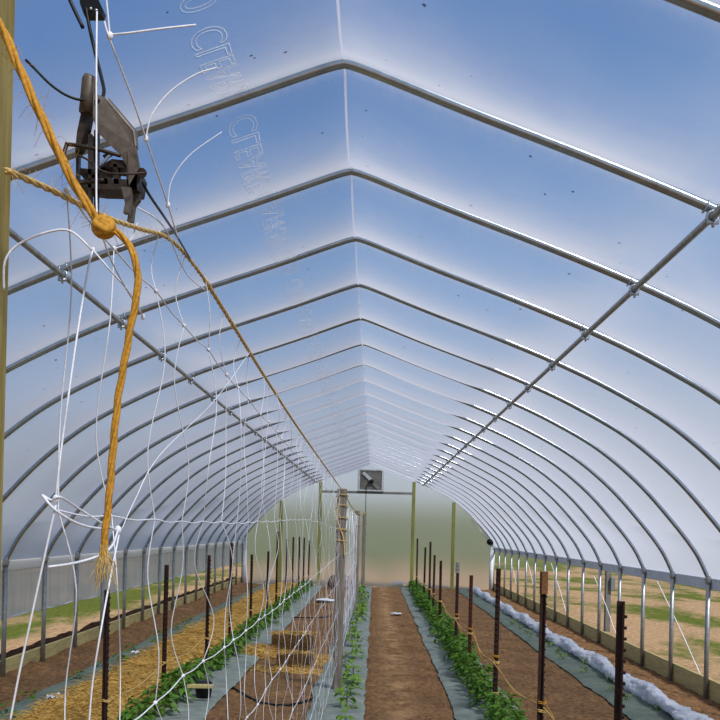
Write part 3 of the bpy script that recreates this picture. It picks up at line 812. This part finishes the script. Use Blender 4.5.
# ------------------------------------------------------------------ end wall frame and fan
for x, lab in ((-2.96, 'far left green wooden post of the end wall'), (-1.74, 'green wooden end wall post left of the fan'), (1.19, 'green wooden end wall post right of the fan'), (2.46, 'short green wooden post near the right end of the end wall')):
    X = x+CX; h = roof_z(X)-.06
    tag(MB().box((X, YEND-.12, h/2-.05), (.10, .09, h+.10), bev=.008).build('frame_post', M['green_wood'], smooth=False), lab, 'post')
tag(MB().box((CX-.275, YEND-.12, 2.975), (2.82, .05, .075), bev=.006).build('cross_rail', M['grey_metal'], smooth=False), 'grey cross rail under the fan on the end wall', 'rail')
fan = empty('exhaust_fan', (.02, YEND-.13, 3.02), 'square grey exhaust fan box high on the end wall', 'fan')
fx, fy, fz = .02, YEND-.13, 3.36
b = MB()
for s in (-1, 1):
    b.box((fx+s*.375, fy, fz), (.07, .16, .70), bev=.006); b.box((fx, fy, fz+s*.325), (.68, .16, .05), bev=.006)
b.build('frame', M['light_frame'], fan, smooth=False)
b = MB()
for i in range(6): b.box((fx, fy-.045, fz-.25+i*.10), (.68, .012, .105), rot=Matrix.Rotation(.25, 3, 'X'))
b.build('shutter', M['grey_metal'], fan, smooth=False)
b = MB(); b.tube([(fx+.02, fy-.14, fz-.04), (fx+.02, fy-.05, fz-.04)], .07, 14); b.tube([(fx+.02, fy-.17, fz-.04), (fx+.02, fy-.14, fz-.04)], .03, 10); b.build('motor', M['black'], fan, smooth=False)
b = MB()
b.box((fx-.11, fy-.085, fz+.11), (.36, .03, .10), rot=Matrix.Rotation(.75, 3, 'Y'), bev=.005); b.build('blade', M['light_frame'], fan, smooth=False)
MB().box((fx+.14, fy-.085, fz-.16), (.30, .03, .09), rot=Matrix.Rotation(.75, 3, 'Y'), bev=.005).build('blade', M['grey_metal'], fan, smooth=False)
MB().tube(spline([(fx-.05, fy-.09, fz-.05), (fx-.13, fy-.09, fz-.2), (fx-.14, fy-.09, 2.9), (fx-.14, fy-.09, 2.35)], 5), .012, 6).build('power_cord', M['black'], fan)
for s, lab in ((1, 'white corner pipe at the far right of the tunnel'), (-1, 'white corner pipe at the far left of the tunnel')):
    o = empty('corner_pipe', (s*(HW-.09), YEND-.15, 0), lab, 'pipe')
    MB().tube([(s*(HW-.09), YEND-.15, -.1), (s*(HW-.09), YEND-.15, 1.40)], .065, 14).build('pipe', M['white_plastic'], o)
    MB().tube([(s*(HW-.09), YEND-.15, 1.40), (s*(HW-.09), YEND-.15, 1.44)], .075, 14).build('cap', M['white_plastic'], o)
kx = P(490, 542, YEND-.25)
ck = empty('crank_box', kx, 'small black crank box above the far right corner pipe', 'crank')
b = MB(); b.tube([kx+Vector((0, -.08, 0)), kx+Vector((0, .1, 0))], .10, 12); b.ball(kx+Vector((.02, -.08, .0)), .05); b.build('housing', M['black'], ck)
MB().tube([kx, kx+Vector((-.25, .05, .28)), kx+Vector((-.6, .1, .7))], .014, 6).build('rod', M['galv_leg'], ck)
MB().tube([kx+Vector((.06, -.05, 0)), kx+Vector((.10, -.1, -.25))], .012, 6).build('handle', M['black'], ck)

# ------------------------------------------------------------------ bales and things on the soil
def bale(c, sz, rzz, lab, fall):
    o = empty('straw_bale', (c[0], c[1], gz(c[0], c[1])), lab, 'bale', 'straw bales on the left path')
    def f(u, v, sz=sz):
        pass
    b = MB(); n = 10; R = Matrix.Rotation(rzz, 3, 'Z'); base = Vector((c[0], c[1], gz(c[0], c[1])-.01))
    def face(ax, sgn):
        def g(u, v):
            p = [0, 0, 0]; p[ax] = sgn; p[(ax+1) % 3] = u*2-1; p[(ax+2) % 3] = (v*2-1)*(1 if sgn > 0 else -1)
            q = Vector((p[0]*sz[0]/2, p[1]*sz[1]/2, (p[2]+1)*sz[2]/2))
            d = Vector((nz(q.x*14, q.y*14, q.z*14), nz(q.x*14+9, q.y*14, q.z*14), nz(q.x*14, q.y*14+9, q.z*14)))*.018
            rn = 1-.06*(abs(p[0])**6*abs(p[2])**6+abs(p[1])**6*abs(p[2])**6)
            q2 = Vector((q.x*rn, q.y*rn, q.z*rn))+d; q2.z = max(q2.z, 0)
            return tuple(base+R@q2)
        b.grid(g, n, n)
    for ax in range(3):
        for sg in (-1, 1): face(ax, sg)
    b.build('body', M['straw_shaded'], o)
    s = MB(); sp = []
    for i in range(fall):
        q = base+R@Vector((rnd(-.5, .5)*sz[0], rnd(-.5, .5)*sz[1], sz[2]*1.0)); sp.append((q.x, q.y, q.z))
    straw_blades(s, sp, (.05, .14), .4, .003); s.build('loose_top_straw', M['straw'], o, smooth=False)
    return o
b1 = P(291, 653, 12.6); b2 = P(296, 667, 11.45)
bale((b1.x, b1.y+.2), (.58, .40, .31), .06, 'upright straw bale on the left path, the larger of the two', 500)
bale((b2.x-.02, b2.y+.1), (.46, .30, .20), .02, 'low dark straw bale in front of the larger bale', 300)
def heap(name, c, rx, ry, h, n, lab):
    b = MB()
    def g(u, v):
        a = u*6.2832; r = v
        x, y = c[0]+rx*r*math.cos(a), c[1]+ry*r*math.sin(a)
        return (x, y, gz(x, y)+.004+h*(1-r*r)*(1+.5*nz(x*9, y*9)))
    b.grid(g, 24, 6); sp = []
    for i in range(n):
        a = rnd(0, 6.283); r = math.sqrt(random.random())*1.2; x, y = c[0]+rx*r*math.cos(a), c[1]+ry*r*math.sin(a)
        sp.append((x, y, gz(x, y)+.012+h*max(0, 1-r*r)))
    straw_blades(b, sp, (.06, .2), .5, .0035)
    return tag(b.build(name, M['straw'], smooth=False), lab, 'straw', kind='stuff')
hp = P(262, 655, 12.6); heap('loose_straw', (hp.x, hp.y), .30, .35, .13, 900, 'loose golden straw heap left of the straw bales')
hp = P(297, 670, 11.3); heap('loose_straw', (hp.x-.05, hp.y-.1), .45, .22, .015, 330, 'thin scatter of straw in front of the low bale')
hp = P(322, 660, 12.1); heap('loose_straw', (hp.x, hp.y), .14, .35, .07, 350, 'loose straw right of the bales beside the fabric')
# bundle by the end wall
bp_ = P(340, 589, 26.6)
b = MB()
for (dx, dy, r, sq) in ((-.18, 0, .20, (1, .8, 1.15)), (.12, .05, .24, (1, .8, 1.0)), (0, -.12, .2, (1.2, .9, .7))):
    b.ball((bp_.x+dx, bp_.y+dy, r*sq[2]*.9), r, 14, 10, sq)
b.v = [(x+.03*nz(x*6, y*6, z*6), y+.03*nz(x*6+4, y*6, z*6), max(0, z+.04*nz(x*5, y*5+7, z*5))) for x, y, z in b.v]
tag(b.build('sack_bundle', M['bundle']), 'brown bundle of sacking heaped before the end wall', 'sack')
def sheet(name, px, py, w, d, lab, cat, mat, h=.02, rzz=0.0):
    dy = 530-py; y_ = dy+TH*(px-375); Z = CH*F/-y_; p = P(px, py, Z)
    b = MB(); R = Matrix.Rotation(rzz, 3, 'Z'); z0 = max(gz(p.x, p.y), .0)+.03
    def g(u, v):
        q = R@Vector(((u-.5)*w*(1-.25*abs(v-.5)), (v-.5)*d, 0)); return (p.x+q.x, p.y+q.y, z0+h*(.6+nz(u*3+px, v*3))+(-.0))
    def g2(u, v): x, y, z = g(1-u, v); return (x, y, z-.012)
    b.grid(g, 8, 6); b.grid(g2, 8, 6)
    return tag(b.build(name, mat), lab, cat)
sheet('white_sheet', 326, 602, .48, .55, 'white plastic sheet lying on the left path behind the bales', 'sheet', M['white_plastic'], .05)
sheet('paper_scrap', 396, 615, .24, .22, 'small white scrap lying on the middle path', 'scrap', M['white_plastic'], .02, .2)
sheet('plastic_scrap', 399, 585, .36, .9, 'white plastic scrap at the far end of the middle path', 'scrap', M['white_plastic'], .05)
sheet('paper_scrap', 151, 678, .13, .10, 'white scrap at the edge of the straw behind the second left post', 'scrap', M['white_plastic'], .03)
sheet('paper_scrap', 56, 702, .16, .14, 'white scrap by the narrow mulch strip at lower left', 'scrap', M['white_plastic'], .05)
sheet('paper_scrap', 135, 656, .10, .12, 'tiny white scrap beside the narrow mulch strip', 'scrap', M['white_plastic'], .04)
bx = P(200, 707, 8.9)
tag(MB().box((bx.x, bx.y, .20), (.26, .07, .035), rz=.05, bev=.004).build('wood_stake', M['pale_wood'], smooth=False), 'short pale wooden slat lying at the edge of the left plant row', 'slat')
tag(MB().tube([(bx.x-.02, bx.y+.28, .04), (bx.x-.02, bx.y+.28, .17), (bx.x-.02, bx.y+.28, .20)], [.075, .09, .08], 14).build('plant_pot', M['black']), 'black plant pot behind the pale slat in the left row', 'pot')
MBh = MB(); hpts = []
for (px, py) in ((226, 682), (243, 694), (262, 703), (285, 706), (305, 703), (320, 694)):
    Z = CH*F/(py-530-TH*(px-375)); p = P(px, py, Z); hpts.append((p.x, p.y, gz(p.x, p.y)+.012))
tag(MBh.tube(spline(hpts, 6), .011, 7).build('drip_hose', M['black']), 'black hose curving across the left path in front of the bales', 'hose')
hpts = []
for (px, py) in ((285, 617), (300, 618), (318, 619), (332, 617)):
    Z = CH*F/(py-530-TH*(px-375)); p = P(px, py, Z); hpts.append((p.x, p.y, gz(p.x, p.y)+.02))
tag(MB().tube(spline(hpts, 6), .012, 7).build('drip_hose', M['black']), 'black hose crossing the left path beyond the bales', 'hose')

# ------------------------------------------------------------------ outside on the right: pole and anti-billow ropes
pl = empty('utility_pole', (CX+5.1, 19.6, 0), 'short grey post with a meter box standing outside the right side', 'post')
gp = P(606.5, 640, 17.6); pl.location = (gp.x, gp.y, 0)
MB().box((gp.x, gp.y, .55), (.11, .10, 1.70), bev=.012).build('timber', M['grey_metal'], pl, smooth=False)
MB().box((gp.x+.07, gp.y-.08, .86), (.09, .08, .26), bev=.01).build('meter_box', M['grey_tip'], pl, smooth=False)
XR = HW+.10
def RX(px, py): 
    dx, dy = px-375, 530-py; x = dx-TH*dy; return P(px, py, (XR-CX)*F/x)
for i, (a, bb) in enumerate((((657, 581), (700, 674)), ((594, 576), (617, 637)), ((551, 563), (566, 612)), ((526, 558), (533, 584)), ((511, 562), (516, 584)))):
    p, q = RX(*a), RX(*bb)
    tag(MB().tube(spline([p, (p+q)/2+Vector((.02, 0, -.02)), q], 6), .006, 6).build('side_rope', M['string']), 'white anti-billow rope slanting across the right side opening, %s from the camera' % ORD[i], 'rope', 'ropes across the right side opening')

# ------------------------------------------------------------------ camera, light, world
cd = bpy.data.cameras.new('camera'); cam = bpy.data.objects.new('camera', cd); COL.objects.link(cam); sc.camera = cam
cam.matrix_world = Matrix.Translation((CX, 0, CH)) @ Matrix.Rotation(math.radians(90), 4, 'X') @ Matrix.Rotation(TH, 4, 'Z')
cd.sensor_width = 36; cd.lens = F/720*36; cd.shift_x = -15/720; cd.shift_y = 170/720; cd.clip_start = .02; cd.clip_end = 500
SUN = Vector((.40, -.54, .74)).normalized()
sl = bpy.data.lights.new('sun', 'SUN'); sl.energy = 3.9; sl.angle = math.radians(9); sl.color = (1.0, .96, .91)
so = bpy.data.objects.new('sun', sl); COL.objects.link(so); so.location = SUN*40; so.rotation_euler = SUN.to_track_quat('Z', 'Y').to_euler()
w = bpy.data.worlds.new('sky'); sc.world = w; w.use_nodes = True; nt = w.node_tree; nt.nodes.clear()
tc_ = nt.nodes.new('ShaderNodeTexCoord'); sp_ = nt.nodes.new('ShaderNodeSeparateXYZ'); nt.links.new(tc_.outputs['Generated'], sp_.inputs[0])
# elevation drives the sky colour, a little deeper blue to the left (away from the sun)
a0 = nt.nodes.new('ShaderNodeMath'); a0.operation = 'MULTIPLY_ADD'; nt.links.new(sp_.outputs[0], a0.inputs[0]); a0.inputs[1].default_value = -.40; a0.inputs[2].default_value = 1.0
ad = nt.nodes.new('ShaderNodeMath'); ad.operation = 'MULTIPLY'; nt.links.new(a0.outputs[0], ad.inputs[0]); nt.links.new(sp_.outputs[2], ad.inputs[1])
sk = nt.nodes.new('ShaderNodeValToRGB'); e = sk.color_ramp.elements
stops = [(0.0, (.66, .69, .70, 1)), (.07, (.52, .58, .66, 1)), (.24, (.19, .37, .66, 1)), (.45, (.045, .19, .49, 1)), (.66, (.06, .19, .48, 1)), (.80, (.42, .46, .52, 1)), (1.0, (.50, .52, .54, 1))]
while len(e) < len(stops): e.new(.5)
for k_, (p_, c_) in enumerate(stops): e[k_].position = p_; e[k_].color = c_
nt.links.new(ad.outputs[0], sk.inputs[0])
bg = nt.nodes.new('ShaderNodeBackground'); bg.inputs['Strength'].default_value = 1.0
wo = nt.nodes.new('ShaderNodeOutputWorld'); nt.links.new(sk.outputs[0], bg.inputs[0]); nt.links.new(bg.outputs[0], wo.inputs[0])
sc.view_settings.view_transform = 'Standard'; sc.view_settings.look = 'None'; sc.view_settings.gamma = 1.0
sc.view_settings.use_curve_mapping = False; sc.view_settings.exposure = 0.0
sc.cycles.max_bounces = 10; sc.cycles.transparent_max_bounces = 24; sc.cycles.transmission_bounces = 8; sc.cycles.diffuse_bounces = 4
sc.cycles.sample_clamp_indirect = 6.0
try: sc.cycles.use_denoising = True
except Exception: pass
